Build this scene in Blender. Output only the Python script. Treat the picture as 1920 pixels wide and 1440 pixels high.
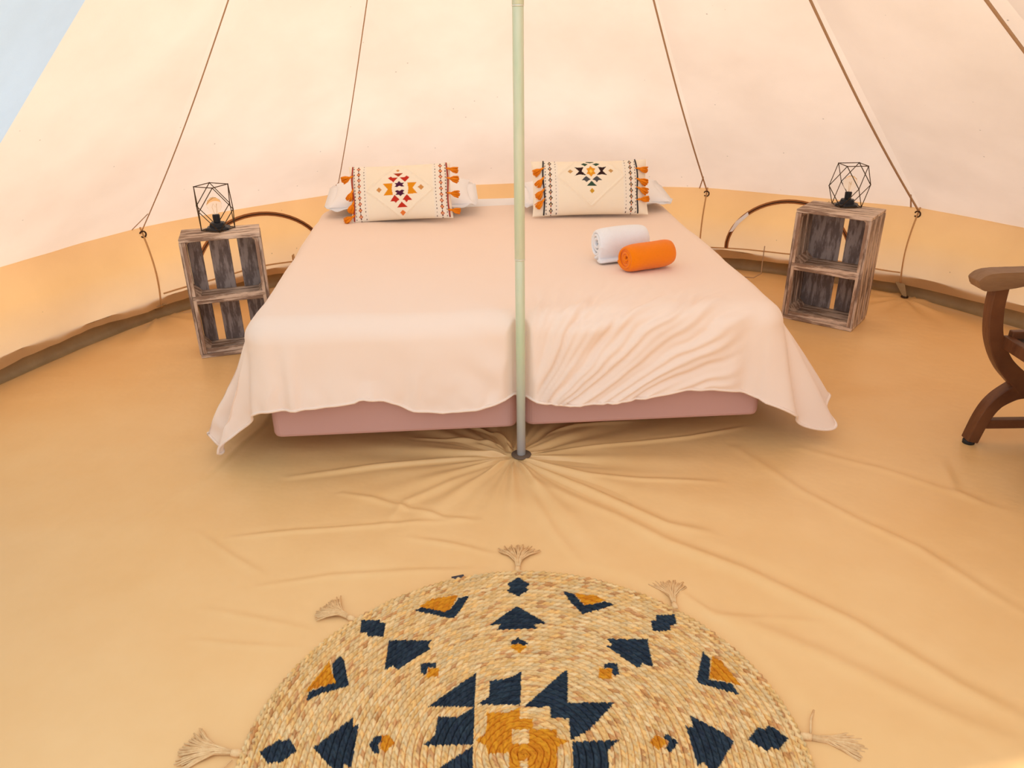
import bpy, bmesh, math, random
import numpy as np
from mathutils import Vector, Matrix, Euler, noise as mnoise
for o in list(bpy.data.objects): bpy.data.objects.remove(o, do_unlink=True)
S = bpy.context.scene
COL = S.collection
PI = math.pi
random.seed(7)
rng = np.random.default_rng(11)

# ---------------------------------------------------------------- camera
cd = bpy.data.cameras.new('camera'); cam = bpy.data.objects.new('camera', cd); COL.objects.link(cam)
cd.sensor_width = 36.0; cd.lens = 1442.0 / 1920.0 * 36.0; cd.clip_start = 0.02; cd.clip_end = 200
cd.dof.use_dof = True; cd.dof.focus_distance = 2.9; cd.dof.aperture_fstop = 10.0
_d = Vector((1000 - 960, 3800 - 720, 1442.0)).normalized()          # straight down, seen in the lens frame
_up = -_d; _fw = (Vector((0, 0, 1)) - _up * _up.z).normalized(); _rt = _fw.cross(_up)
_W = Matrix((_rt, _fw, _up))                                          # lens frame -> world
_R = _W @ Matrix(((1, 0, 0), (0, -1, 0), (0, 0, -1)))
cam.matrix_world = Matrix.Translation((0, -2.46, 1.45)) @ _R.to_4x4()
S.camera = cam

# ---------------------------------------------------------------- light and exposure
w = bpy.data.worlds.new('sky'); S.world = w; w.use_nodes = True
bg = w.node_tree.nodes['Background']
bg.inputs[0].default_value = (0.80, 0.89, 1.0, 1); bg.inputs[1].default_value = 1.12
sl = bpy.data.lights.new('sun', 'SUN'); sl.energy = 6.2; sl.angle = math.radians(1.5); sl.color = (1.0, 0.93, 0.82)
sun = bpy.data.objects.new('sun', sl); COL.objects.link(sun)
SUN_AZ, SUN_EL = math.radians(132), math.radians(57)
sun.rotation_euler = Vector((math.cos(SUN_EL) * math.cos(SUN_AZ), math.cos(SUN_EL) * math.sin(SUN_AZ), math.sin(SUN_EL))).to_track_quat('Z', 'Y').to_euler()
S.view_settings.view_transform = 'Standard'; S.view_settings.look = 'None'
S.view_settings.gamma = 1.0; S.view_settings.use_curve_mapping = False
S.view_settings.exposure = 0.33

# ---------------------------------------------------------------- helpers
def srgb(r, g, b):
    f = lambda c: (c / 255) / 12.92 if c / 255 <= 0.04045 else ((c / 255 + 0.055) / 1.055) ** 2.4
    return (f(r), f(g), f(b))

def tag(o, label=None, cat=None, group=None, kind=None):
    if label: o['label'] = label
    if cat: o['category'] = cat
    if group: o['group'] = group
    if kind: o['kind'] = kind
    return o

def empty(name, loc=(0, 0, 0), rz=0.0):
    o = bpy.data.objects.new(name, None); COL.objects.link(o); o.location = loc; o.rotation_euler = (0, 0, rz)
    o.empty_display_size = 0.05
    return o

class MB:
    def __init__(s): s.v = []; s.f = []
    def add(s, vs, fs):
        n = len(s.v); s.v += [tuple(map(float, p)) for p in vs]; s.f += [tuple(i + n for i in f) for f in fs]
    def box(s, c, d, R=None):
        x, y, z = d[0] / 2, d[1] / 2, d[2] / 2
        vs = [Vector((a, b, e)) for a in (-x, x) for b in (-y, y) for e in (-z, z)]
        if R: vs = [R @ v for v in vs]
        vs = [v + Vector(c) for v in vs]
        s.add(vs, [(0, 1, 3, 2), (4, 6, 7, 5), (0, 4, 5, 1), (2, 3, 7, 6), (0, 2, 6, 4), (1, 5, 7, 3)])
    def tube(s, pts, rad, n=8, cap=True, closed=False):
        pts = [Vector(p) for p in pts]; m = len(pts)
        if not hasattr(rad, '__len__'): rad = [rad] * m
        prev = None; rings = []
        for i, p in enumerate(pts):
            if closed: t = pts[(i + 1) % m] - pts[i - 1]
            else: t = pts[min(i + 1, m - 1)] - pts[max(i - 1, 0)]
            t = t.normalized() if t.length > 1e-9 else Vector((0, 0, 1))
            if prev is None:
                a = Vector((0, 0, 1)) if abs(t.z) < .9 else Vector((1, 0, 0))
                u = t.cross(a).normalized()
            else:
                u = (prev - t * prev.dot(t)); u = u.normalized() if u.length > 1e-6 else t.orthogonal().normalized()
            prev = u; vv = t.cross(u)
            rings.append([p + (u * math.cos(2 * PI * k / n) + vv * math.sin(2 * PI * k / n)) * rad[i] for k in range(n)])
        vs = [q for r in rings for q in r]; fs = []
        for i in range(m if closed else m - 1):
            j = (i + 1) % m
            for k in range(n):
                fs.append((i * n + k, i * n + (k + 1) % n, j * n + (k + 1) % n, j * n + k))
        if cap and not closed:
            fs.append(tuple(range(n - 1, -1, -1))); fs.append(tuple((m - 1) * n + k for k in range(n)))
        s.add(vs, fs)
    def lathe(s, prof, n=24, c=(0, 0, 0), rot=0.0):
        vs = []; fs = []; m = len(prof)
        for r, z in prof:
            for k in range(n):
                a = 2 * PI * k / n + rot
                vs.append((c[0] + max(r, 1e-5) * math.cos(a), c[1] + max(r, 1e-5) * math.sin(a), c[2] + z))
        for i in range(m - 1):
            for k in range(n): fs.append((i * n + k, i * n + (k + 1) % n, (i + 1) * n + (k + 1) % n, (i + 1) * n + k))
        fs.append(tuple(range(n - 1, -1, -1))); fs.append(tuple((m - 1) * n + k for k in range(n)))
        s.add(vs, fs)
    def grid(s, P):
        a, b = P.shape[:2]
        s.add(P.reshape(-1, 3), [(i * b + j, (i + 1) * b + j, (i + 1) * b + j + 1, i * b + j + 1) for i in range(a - 1) for j in range(b - 1)])
    def build(s, name, mat=None, parent=None, smooth=False, bevel=0, solid=0, sub=0, fix=True):
        me = bpy.data.meshes.new(name); me.from_pydata(s.v, [], s.f)
        if fix:
            bm = bmesh.new(); bm.from_mesh(me); bmesh.ops.recalc_face_normals(bm, faces=bm.faces); bm.to_mesh(me); bm.free()
        me.update()
        return link(name, me, mat, parent, smooth, bevel, solid, sub)

def link(name, me, mat=None, parent=None, smooth=False, bevel=0, solid=0, sub=0):
    if mat: me.materials.append(mat)
    if smooth: me.polygons.foreach_set('use_smooth', [True] * len(me.polygons))
    o = bpy.data.objects.new(name, me); COL.objects.link(o)
    if parent: o.parent = parent
    if solid:
        m = o.modifiers.new('thickness', 'SOLIDIFY'); m.thickness = solid; m.offset = -1
    if bevel:
        m = o.modifiers.new('bevel', 'BEVEL'); m.width = bevel; m.segments = 2; m.limit_method = 'ANGLE'
    if sub:
        m = o.modifiers.new('smooth', 'SUBSURF'); m.levels = sub; m.render_levels = sub
    return o

def copy_tree(o, parent=None):
    c = o.copy(); COL.objects.link(c)
    if parent: c.parent = parent
    for ch in list(o.children):
        copy_tree(ch, c)
    return c

def fbm(x, y, sc=1.0, seed=0.0, oct=3):
    v = 0; a = 1; 
    for i in range(oct):
        v += a * mnoise.noise(Vector((x * sc, y * sc, seed + i * 7.3))); sc *= 2; a *= .5
    return v

def inpoly(X, Y, poly):
    ins = np.zeros(X.shape, bool); n = len(poly); j = n - 1
    for i in range(n):
        xi, yi = poly[i]; xj, yj = poly[j]
        c = ((yi > Y) != (yj > Y)) & (X < (xj - xi) * (Y - yi) / (yj - yi + 1e-12) + xi)
        ins ^= c; j = i
    return ins

def set_colors(me, cols):           # cols per vertex, linear rgb
    at = me.color_attributes.new('print', 'FLOAT_COLOR', 'POINT')
    a = np.ones((len(cols), 4), np.float32); a[:, :3] = cols
    at.data.foreach_set('color', a.ravel())

# ---------------------------------------------------------------- materials
def mat(name, col, rough=.8, metal=0.0, spec=.5, nscale=None, ncol=None, namt=1.0, stretch=(1, 1, 1), bump=0.0, bscale=200., bdist=.002, sheen=0.0, weave=0.0, coords='Object'):
    m = bpy.data.materials.new(name); m.use_nodes = True; nt = m.node_tree; N = nt.nodes; L = nt.links
    p = N['Principled BSDF']; p.inputs['Base Color'].default_value = (*col, 1); p.inputs['Roughness'].default_value = rough
    p.inputs['Metallic'].default_value = metal; p.inputs['Specular IOR Level'].default_value = spec
    p.inputs['Sheen Weight'].default_value = sheen
    tc = N.new('ShaderNodeTexCoord'); mp = N.new('ShaderNodeMapping'); mp.inputs['Scale'].default_value = stretch
    L.new(tc.outputs[coords], mp.inputs[0])
    if nscale:
        nz = N.new('ShaderNodeTexNoise'); nz.inputs['Scale'].default_value = nscale; nz.inputs['Detail'].default_value = 5
        nz.inputs['Roughness'].default_value = .65
        L.new(mp.outputs[0], nz.inputs['Vector'])
        cr = N.new('ShaderNodeValToRGB'); cr.color_ramp.elements[0].position = .35; cr.color_ramp.elements[1].position = .65
        cr.color_ramp.elements[0].color = (*col, 1); cr.color_ramp.elements[1].color = (*ncol, 1)
        L.new(nz.outputs[0], cr.inputs[0]); L.new(cr.outputs[0], p.inputs['Base Color'])
    if bump:
        nb = N.new('ShaderNodeTexNoise'); nb.inputs['Scale'].default_value = bscale; nb.inputs['Detail'].default_value = 3
        L.new(mp.outputs[0], nb.inputs['Vector'])
        b = N.new('ShaderNodeBump'); b.inputs['Strength'].default_value = bump; b.inputs['Distance'].default_value = bdist
        L.new(nb.outputs[0], b.inputs['Height']); L.new(b.outputs[0], p.inputs['Normal'])
    return m

def canvas_mat(name, refl, trans, mix=.5, specks=True):
    m = bpy.data.materials.new(name); m.use_nodes = True; nt = m.node_tree; N = nt.nodes; L = nt.links
    N.remove(N['Principled BSDF']); out = N['Material Output']
    tc = N.new('ShaderNodeTexCoord')
    nz = N.new('ShaderNodeTexNoise'); nz.inputs['Scale'].default_value = 2.2; nz.inputs['Detail'].default_value = 4
    L.new(tc.outputs['Object'], nz.inputs['Vector'])
    cr = N.new('ShaderNodeValToRGB'); cr.color_ramp.elements[0].position = .3; cr.color_ramp.elements[1].position = .7
    cr.color_ramp.elements[0].color = (.90, .88, .86, 1); cr.color_ramp.elements[1].color = (1, 1, 1, 1)
    L.new(nz.outputs[0], cr.inputs[0]); shade = cr.outputs[0]
    fine = N.new('ShaderNodeTexNoise'); fine.inputs['Scale'].default_value = 260; fine.inputs['Detail'].default_value = 2
    L.new(tc.outputs['Object'], fine.inputs['Vector'])
    if specks:     # tiny mildew specks in the cotton
        vo = N.new('ShaderNodeTexVoronoi'); vo.inputs['Scale'].default_value = 16
        L.new(tc.outputs['Object'], vo.inputs['Vector'])
        r2 = N.new('ShaderNodeMapRange'); r2.inputs['From Min'].default_value = .035; r2.inputs['From Max'].default_value = .075
        r2.inputs['To Min'].default_value = .55; r2.inputs['To Max'].default_value = 1
        L.new(vo.outputs['Distance'], r2.inputs['Value'])
        sep = N.new('ShaderNodeSeparateColor'); L.new(vo.outputs['Color'], sep.inputs[0])
        lt = N.new('ShaderNodeMath'); lt.operation = 'GREATER_THAN'; lt.inputs[1].default_value = .22
        L.new(sep.outputs[0], lt.inputs[0])
        mx = N.new('ShaderNodeMath'); mx.operation = 'MAXIMUM'; L.new(lt.outputs[0], mx.inputs[0]); L.new(r2.outputs[0], mx.inputs[1])
        mul = N.new('ShaderNodeMixRGB'); mul.blend_type = 'MULTIPLY'; mul.inputs[0].default_value = 1
        L.new(shade, mul.inputs[1]); L.new(mx.outputs[0], mul.inputs[2]); shade = mul.outputs[0]
    b = N.new('ShaderNodeBump'); b.inputs['Strength'].default_value = .25; b.inputs['Distance'].default_value = .002; L.new(fine.outputs[0], b.inputs['Height'])
    d = N.new('ShaderNodeBsdfDiffuse'); t = N.new('ShaderNodeBsdfTranslucent'); ms = N.new('ShaderNodeMixShader'); ms.inputs[0].default_value = mix
    for sh, c in ((d, refl), (t, trans)):
        mm = N.new('ShaderNodeMixRGB'); mm.blend_type = 'MULTIPLY'; mm.inputs[0].default_value = 1; mm.inputs[1].default_value = (*c, 1)
        L.new(shade, mm.inputs[2]); L.new(mm.outputs[0], sh.inputs['Color']); L.new(b.outputs[0], sh.inputs['Normal'])
    L.new(d.outputs[0], ms.inputs[1]); L.new(t.outputs[0], ms.inputs[2]); L.new(ms.outputs[0], out.inputs[0])
    return m

def printed(name, rough=.9, bump=.4, bscale=400., sheen=.2):
    m = mat(name, (1, 1, 1), rough, bump=bump, bscale=bscale, spec=.2)
    N = m.node_tree.nodes; a = N.new('ShaderNodeVertexColor'); a.layer_name = 'print'
    m.node_tree.links.new(a.outputs[0], N['Principled BSDF'].inputs['Base Color'])
    return m

M = dict(
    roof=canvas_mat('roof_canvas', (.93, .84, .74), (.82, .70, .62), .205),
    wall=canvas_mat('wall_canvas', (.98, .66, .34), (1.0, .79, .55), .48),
    sky_tint=canvas_mat('sky_tinted_canvas', (.66, .83, 1.0), (.52, .74, 1.0), .18, False),  # cool skylight painted into the cloth colour of two left roof panels
    zip=mat('zip_tape', srgb(176, 112, 62), .8, bump=.3),
    seam=mat('seam_tape', srgb(206, 160, 108), .85, bump=.3),
    rope=mat('rope_fibre', srgb(184, 150, 118), .85, bump=.5, bscale=500),
    ring=mat('dark_iron', srgb(70, 50, 38), .4, .8),
    floor=mat('groundsheet_pvc', (.83, .49, .195), .36, spec=.45, nscale=1.3, ncol=(.87, .545, .24), bump=.30, bscale=7, bdist=.014),
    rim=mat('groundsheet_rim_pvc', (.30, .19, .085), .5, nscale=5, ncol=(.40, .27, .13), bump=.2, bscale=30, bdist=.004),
    ground=mat('dry_grass_ground', (.42, .30, .15), .95, nscale=8, ncol=(.52, .40, .22), bump=.5, bscale=60, bdist=.02),
    duvet=mat('peach_cotton', (.95, .745, .60), .85, spec=.2, bump=.12, bscale=500, bdist=.001, sheen=.15),
    base=mat('pink_upholstery', (.60, .33, .27), .8, spec=.3, bump=.2, bscale=700, bdist=.001),
    mattress=mat('mattress_ticking', (.78, .74, .68), .85, bump=.2),
    white=mat('white_cotton', (.95, .92, .91), .85, spec=.2, bump=.15, bscale=300, bdist=.001),
    cushion=printed('embroidered_cotton'),
    orange=mat('orange_yarn', (.96, .29, .012), .85, spec=.2, bump=.5, bscale=600),
    orange_towel=mat('orange_terry', (.99, .24, .002), .95, spec=.1, bump=.7, bscale=350, bdist=.004, sheen=.2),
    white_towel=mat('white_terry', (.96, .94, .94), .95, spec=.1, bump=.7, bscale=350, bdist=.004, sheen=.2),
    red_cord=mat('red_cord', (.42, .05, .025), .85, bump=.5, bscale=600),
    dark_cord=mat('charcoal_cord', (.03, .025, .03), .85, bump=.5, bscale=600),
    black=mat('matt_black_metal', (.010, .012, .018), .45, .3),
    wire=mat('bronze_wire', (.085, .050, .022), .45, .6),
    rubber=mat('black_rubber', (.012, .011, .01), .7),
    leather=mat('dark_leather', (.03, .02, .015), .45, bump=.3),
    strand=mat('jute_strand', (.76, .46, .21), .9, spec=.1, nscale=60, ncol=(.88, .58, .29), bump=.5, bscale=500),
    braid=printed('jute_braid', bump=.9, bscale=320.),
    socket=mat('shadow_toned_ring', (.16, .10, .06), .7),  # shadow around the pole foot painted into the ring's brown
    backing=mat('jute_backing', (.30, .19, .10), .95),
    label=mat('woven_tag', (.05, .04, .045), .8),
)
def wood(name, dark, light, rough=.7, sc=14., st=(1, 1, .12), cov=(.44, .56)):
    m = mat(name, dark, rough, nscale=sc, ncol=light, stretch=st, bump=.6, bscale=60, bdist=.003, spec=.25)
    for n in m.node_tree.nodes:
        if n.type == 'VALTORGB': n.color_ramp.elements[0].position, n.color_ramp.elements[1].position = cov
    return m
M['plank_v'] = wood('weathered_plank_upright', (.24, .16, .12), (.62, .47, .37), sc=44, st=(1, 1, .14))
M['plank_h'] = wood('weathered_plank_level', (.30, .19, .13), (.76, .58, .45), sc=44, st=(.14, 1, 1))
M['plank_grey'] = wood('weathered_plank_grey', (.22, .165, .145), (.46, .37, .33), sc=44, st=(1, 1, .2))
M['post'] = wood('weathered_post', (.36, .22, .15), (.74, .55, .41), sc=40, st=(1, 1, .16))
M['teak'] = wood('oiled_hardwood', (.085, .028, .012), (.19, .072, .028), .38, sc=16, st=(.25, 1, .25), cov=(.3, .7))
M['arm'] = wood('worn_hardwood', (.19, .095, .045), (.32, .18, .09), .42, sc=16, st=(.2, 1, 1), cov=(.3, .7))
# pole: galvanised tube with remains of green paint
def pole_mat():
    m = mat('weathered_green_tube', (.54, .62, .40), .45, .12, nscale=9, ncol=(.68, .68, .50), stretch=(2, 2, .35), bump=.1)
    nt = m.node_tree; N = nt.nodes; L = nt.links; p = N['Principled BSDF']
    cr = [n for n in N if n.type == 'VALTORGB'][0]
    tc = N.new('ShaderNodeTexCoord'); sp = N.new('ShaderNodeSeparateXYZ'); L.new(tc.outputs['Object'], sp.inputs[0])
    mr = N.new('ShaderNodeMapRange'); mr.inputs['From Min'].default_value = .05; mr.inputs['From Max'].default_value = .42
    L.new(sp.outputs['Z'], mr.inputs['Value'])
    mx = N.new('ShaderNodeMixRGB'); mx.inputs[1].default_value = (.42, .40, .38, 1)
    L.new(mr.outputs[0], mx.inputs[0]); L.new(cr.outputs[0], mx.inputs[2]); L.new(mx.outputs[0], p.inputs['Base Color'])
    return m
M['pole'] = pole_mat()
M['pole_ring'] = mat('pole_joint_band', (.72, .70, .58), .4, .4)
def glass_mat():
    m = bpy.data.materials.new('bulb_glass'); m.use_nodes = True; nt = m.node_tree; N = nt.nodes; L = nt.links
    p = N['Principled BSDF']; p.inputs['Base Color'].default_value = (1, .96, .88, 1); p.inputs['Roughness'].default_value = .02
    p.inputs['Transmission Weight'].default_value = 1.0; p.inputs['IOR'].default_value = 1.08
    return m
M['glass'] = glass_mat()
M['filament'] = mat('filament', (.7, .45, .15), .4, .8)

# ---------------------------------------------------------------- tent shell
APEX = Vector((-.05, 0, 2.77))
SEAMS = [(12, 3.0), (38.5, 2.92), (63, 2.76), (88.0, 2.71), (114.3, 2.66), (141, 2.52), (168.3, 2.45), (193.5, 2.45), (218, 2.6), (243, 2.75),
         (296, 2.9), (321, 2.95), (346, 3.0), (372, 3.0)]
EAVE = .5
def pol(az, r, z): a = math.radians(az); return Vector((r * math.cos(a), r * math.sin(a), z))
def seam_pt(k, t, inset=0.0):
    e = pol(SEAMS[k][0], SEAMS[k][1], EAVE)
    p = e.lerp(APEX, t); return p
def wall_r(az):
    A = [s[0] for s in SEAMS]; R = [s[1] for s in SEAMS]
    az = (az - 12) % 360 + 12
    return float(np.interp(az, A, R))
def chord_r(az):
    """radius of the straight eave line between two neighbouring seams"""
    az = (az - 12) % 360 + 12
    for k in range(len(SEAMS) - 1):
        a0, r0 = SEAMS[k]; a1, r1 = SEAMS[k + 1]
        if a0 <= az <= a1:
            A = pol(a0, r0, 0); B = pol(a1, r1, 0); d = pol(az, 1, 0)
            den = d.x * (B.y - A.y) - d.y * (B.x - A.x)
            r = (A.x * (B.y - A.y) - A.y * (B.x - A.x)) / den
            return .55 * r + .45 * float(np.interp(az, [a0, a1], [r0, r1]))
    return wall_r(az)
def wall_pt(az, h, off=0.0):
    """point on the canvas wall, h = 0 at the hem, 1 at the eave"""
    r = chord_r(az) - .045 * (1 - h) - .045 * math.sin(PI * min(max(h, 0), 1)) - off
    r += .012 * math.sin(az * .55 + 1.0) * (1 - h)
    hz = .088 - .022 * (.5 + .5 * math.cos((az - 141) / 25.7 * 2 * PI)); z = hz + (EAVE - hz) * h
    return pol(az, r, z)

ceiling = tag(empty('ceiling'), kind='structure')
def roof_panel(k):
    n, m = 14, 22; P = np.zeros((n + 1, m + 1, 3))
    a0, r0 = SEAMS[k]; a1, r1 = SEAMS[k + 1]
    for j in range(m + 1):
        t = -.055 + 1.055 * j / m
        A = pol(a0, r0, EAVE).lerp(APEX, t); B = pol(a1, r1, EAVE).lerp(APEX, t)
        for i in range(n + 1):
            s = i / n; p = A.lerp(B, s)
            az = a0 + (a1 - a0) * s
            bl = 4 * s * (1 - s)
            rr = chord_r(az); e = pol(az, rr, EAVE); q = e.lerp(APEX, t)
            p = q
            nrm = Vector((math.cos(math.radians(az)) * .64, math.sin(math.radians(az)) * .64, .77))
            am = lambda q: .016 if q in (0, 1, 2, 3, 13) else .006
            ridge = am(k) * math.exp(-(s / .09) ** 2) + am(k + 1) * math.exp(-((1 - s) / .11) ** 2)
            tc = math.sin(PI * min(max(t, 0), 1))
            p = p - nrm * (.010 * bl * tc - ridge * tc)
            p = p + nrm * .008 * bl * fbm(p.x, p.y, 1.6, 3.0 + k)
            if t < 0: p = Vector((p.x, p.y, p.z - .04 * (-t / .055)))
            P[i, j] = p
    b = MB(); b.grid(P); b.build('roof_panel', M['sky_tint'] if k in (6, 7) else M['roof'], ceiling, smooth=True, fix=False)
for k in range(len(SEAMS) - 1):
    if k in (8, 9, 10): continue          # the doorway: these panels are rolled back
    roof_panel(k)
door = tag(empty('door_1'), kind='structure')
for k in (8, 11):            # door canvas rolled back and tied along both sides of the opening
    sg = 1 if k == 8 else -1; a_ = math.radians(SEAMS[k][0]); tn = Vector((-math.sin(a_), math.cos(a_), 0)) * .03 * sg
    b = MB(); b.tube([seam_pt(k, q) + tn for q in np.linspace(0, .96, 40)], [(.045 + .006 * math.sin(i * 1.3)) * (1 - i / 60) for i in range(40)], 12)
    b.build('rolled_flap', M['roof'], door, smooth=True)
    b = MB(); b.tube([wall_pt(SEAMS[k][0] + .6 * sg, q) for q in np.linspace(0, 1, 10)], .04, 12); b.build('rolled_flap', M['wall'], door, smooth=True)
def wall_side(name, k0, k1):
    root = tag(empty(name), kind='structure')
    for k in range(k0, k1):
        a0 = SEAMS[k][0]; a1 = SEAMS[k + 1][0]; n, m = 26, 14
        P = np.zeros((n + 1, m + 1, 3))
        for i in range(n + 1):
            az = a0 + (a1 - a0) * i / n
            for j in range(m + 1):
                h = j / m; p = wall_pt(az, h)
                p = p + pol(az, 1, 0) * (.010 * fbm(az * .12, h * 2, 1.0, k * 3.1) * math.sin(PI * h) + .004 * math.sin(az * 2.1 + k) * (1 - h) ** 2)
                P[i, j] = p
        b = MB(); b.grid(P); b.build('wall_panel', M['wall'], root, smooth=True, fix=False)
    for k in range(k0, k1):
        b = MB(); az = SEAMS[k][0]
        b.tube([wall_pt(az, h / 14, .004) for h in range(15)], .0045, 6)
        b.build('wall_seam', M['seam'], root, smooth=True)
    return root
wall_left = wall_side('wall_left', 5, 8)
wall_back = wall_side('wall_back', 1, 5)
wall_right = wall_side('wall_right', 11, 13)
# the panel between 12 and 38 degrees belongs to the right wall as well
def one_panel(root, k):
    a0 = SEAMS[k][0]; a1 = SEAMS[k + 1][0]; P = np.zeros((27, 15, 3))
    for i in range(27):
        az = a0 + (a1 - a0) * i / 26
        for j in range(15): P[i, j] = wall_pt(az, j / 14) + pol(az, 1, 0) * .008 * fbm(az * .12, j / 7, 1.0, 9.0)
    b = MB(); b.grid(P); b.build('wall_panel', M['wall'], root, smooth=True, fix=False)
    b = MB(); b.tube([wall_pt(a0, h / 14, .004) for h in range(15)], .0045, 6); b.build('wall_seam', M['seam'], root, smooth=True)
one_panel(wall_right, 0)

# half-moon vents with zip tape
def vent(name, az0, az1, h0, h1, nrow=28, skew=0.0):
    root = tag(empty(name), kind='structure')
    c = (az0 + az1) / 2; hw = (az1 - az0) / 2
    def strip(nm, f, wd, m):
        b = MB(); vs = []
        for i in range(nrow + 1):
            u = i / nrow; p, dr = f(u)
            vs += [p - dr * wd / 2, p + dr * wd / 2]
        b.add(vs, [(2 * i, 2 * i + 1, 2 * i + 3, 2 * i + 2) for i in range(nrow)]); b.build(nm, m, root, solid=.004)
    def arc(u, k=1.0, off=.006):
        a = PI * u; az = c + hw * math.cos(a) * k; h = h0 + (h1 - h0) * math.sin(a) ** 1.0 * k + skew * (math.cos(a))
        return wall_pt(az, h, off)
    def arcf(u):
        p = arc(u); q = arc(min(u + .01, 1)); r = arc(max(u - .01, 0)); t = (q - r).normalized()
        az = math.degrees(math.atan2(p.y, p.x)); n_ = pol(az, 1, 0); return p, t.cross(n_).normalized()
    strip('zip_tape', arcf, .024, M['zip'])
    # zip teeth line, slightly proud
    b = MB(); b.tube([arc(i / 40, 1.0, .012) for i in range(41)], .003, 5); b.build('zip', M['ring'], root, smooth=True)
    return root
v1 = vent('window_1', 117.0, 136.0, .18, .90)
b = MB(); b.tube([wall_pt(a, .17, .008) for a in np.linspace(140.5, 121, 24)], .0045, 6); b.build('storm_tape', M['seam'], v1, smooth=True)
b = MB(); p = wall_pt(122.0, .19, .012); b.tube([p, p + Vector((.0, -.004, .03)), p + Vector((.008, -.006, .04)), p + Vector((.012, -.004, .0)), p + Vector((.004, -.004, -.012))], .004, 6); b.build('toggle_loop', M['seam'], v1, smooth=True)
v2 = vent('window_2', 44.0, 59.5, .17, .91)
b = MB(); b.tube([wall_pt(a, .165, .008) for a in np.linspace(38.6, 61.5, 24)], .004, 6); b.build('storm_tape', M['seam'], v2, smooth=True)
b = MB(); p = wall_pt(54.4, .25, .012)
b.tube([p, p + Vector((-.004, -.01, -.05)), p + Vector((-.012, -.03, -.10)), p + Vector((-.03, -.09, -.148)), p + Vector((-.09, -.14, -.158)), p + Vector((-.15, -.12, -.158))], .003, 6); b.build('tie_cord', M['rope'], v2, smooth=True)
# the small tear in the vent tape showing white cloth
b = MB(); b.add([wall_pt(59.2, .42, .018), wall_pt(58.8, .43, .018), wall_pt(58.0, .56, .018), wall_pt(57.0, .68, .018), wall_pt(57.2, .72, .018), wall_pt(58.5, .58, .018)], [(0, 1, 2, 3, 4, 5)]); b.build('torn_edge', M['white'], v2, solid=.002)

# cords along the roof seams, each ending in an iron hook at the eave
def cord(k, label, rad, bow, ysplit=1):
    az = SEAMS[k][0]; n_ = Vector((math.cos(math.radians(az)) * .64, math.sin(math.radians(az)) * .64, .77))
    tan = Vector((-math.sin(math.radians(az)), math.cos(math.radians(az)), 0))
    root = empty('seam_cord', seam_pt(k, 0)); base = seam_pt(k, 0)
    tag(root, label, 'cord', 'cords along the roof seams')
    pts = []
    for j in range(36):
        t = .0 + j / 35 * .92
        pts.append(seam_pt(k, t) - n_ * (.024 + .026 * math.sin(PI * min(t * 2, 1))) + tan * bow * math.sin(PI * t) - base)
    b = MB(); b.tube(pts, rad, 8); b.build('cord', M['rope'], root, smooth=True)
    b = MB(); ysplit = 0.12 if k == 3 else ysplit; q = seam_pt(k, .045) - n_ * .02 - base
    b.tube([q, seam_pt(k, .0) - n_ * .010 + tan * .05 * ysplit - base + Vector((0, 0, .0))], rad * .8, 6); b.build('branch_cord', M['rope'], root, smooth=True)
    b = MB(); c = -n_ * .03 + Vector((0, 0, -.012)); rd = pol(az, 1, 0)
    b.tube([c + tan * .016 * math.cos(a) + Vector((0, 0, .016 * math.sin(a))) - rd * .004 * a / 6 for a in np.linspace(0.3, 5.6, 16)], .0042, 6)
    b.build('hook', M['ring'], root, smooth=True)
    return root
cord(5, 'thin tan cord on the roof seam left of the left crate', .0028, .02, 1)
cord(4, 'thin cord on the roof seam behind the red-patterned cushion', .0028, .012, 1)
cord(3, 'thin cord on the rear roof seam hidden behind the centre pole', .0028, 0, 1)
cord(2, 'tan cord on the roof seam between the right cushion and the right crate', .0046, -.005, 1)
cord(1, 'tan cord on the roof seam ending just right of the right crate', .0054, -.02, 1)
cord(0, 'rightmost tan cord, on the roof seam cut off at the top right', .0058, 0, 1)

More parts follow.
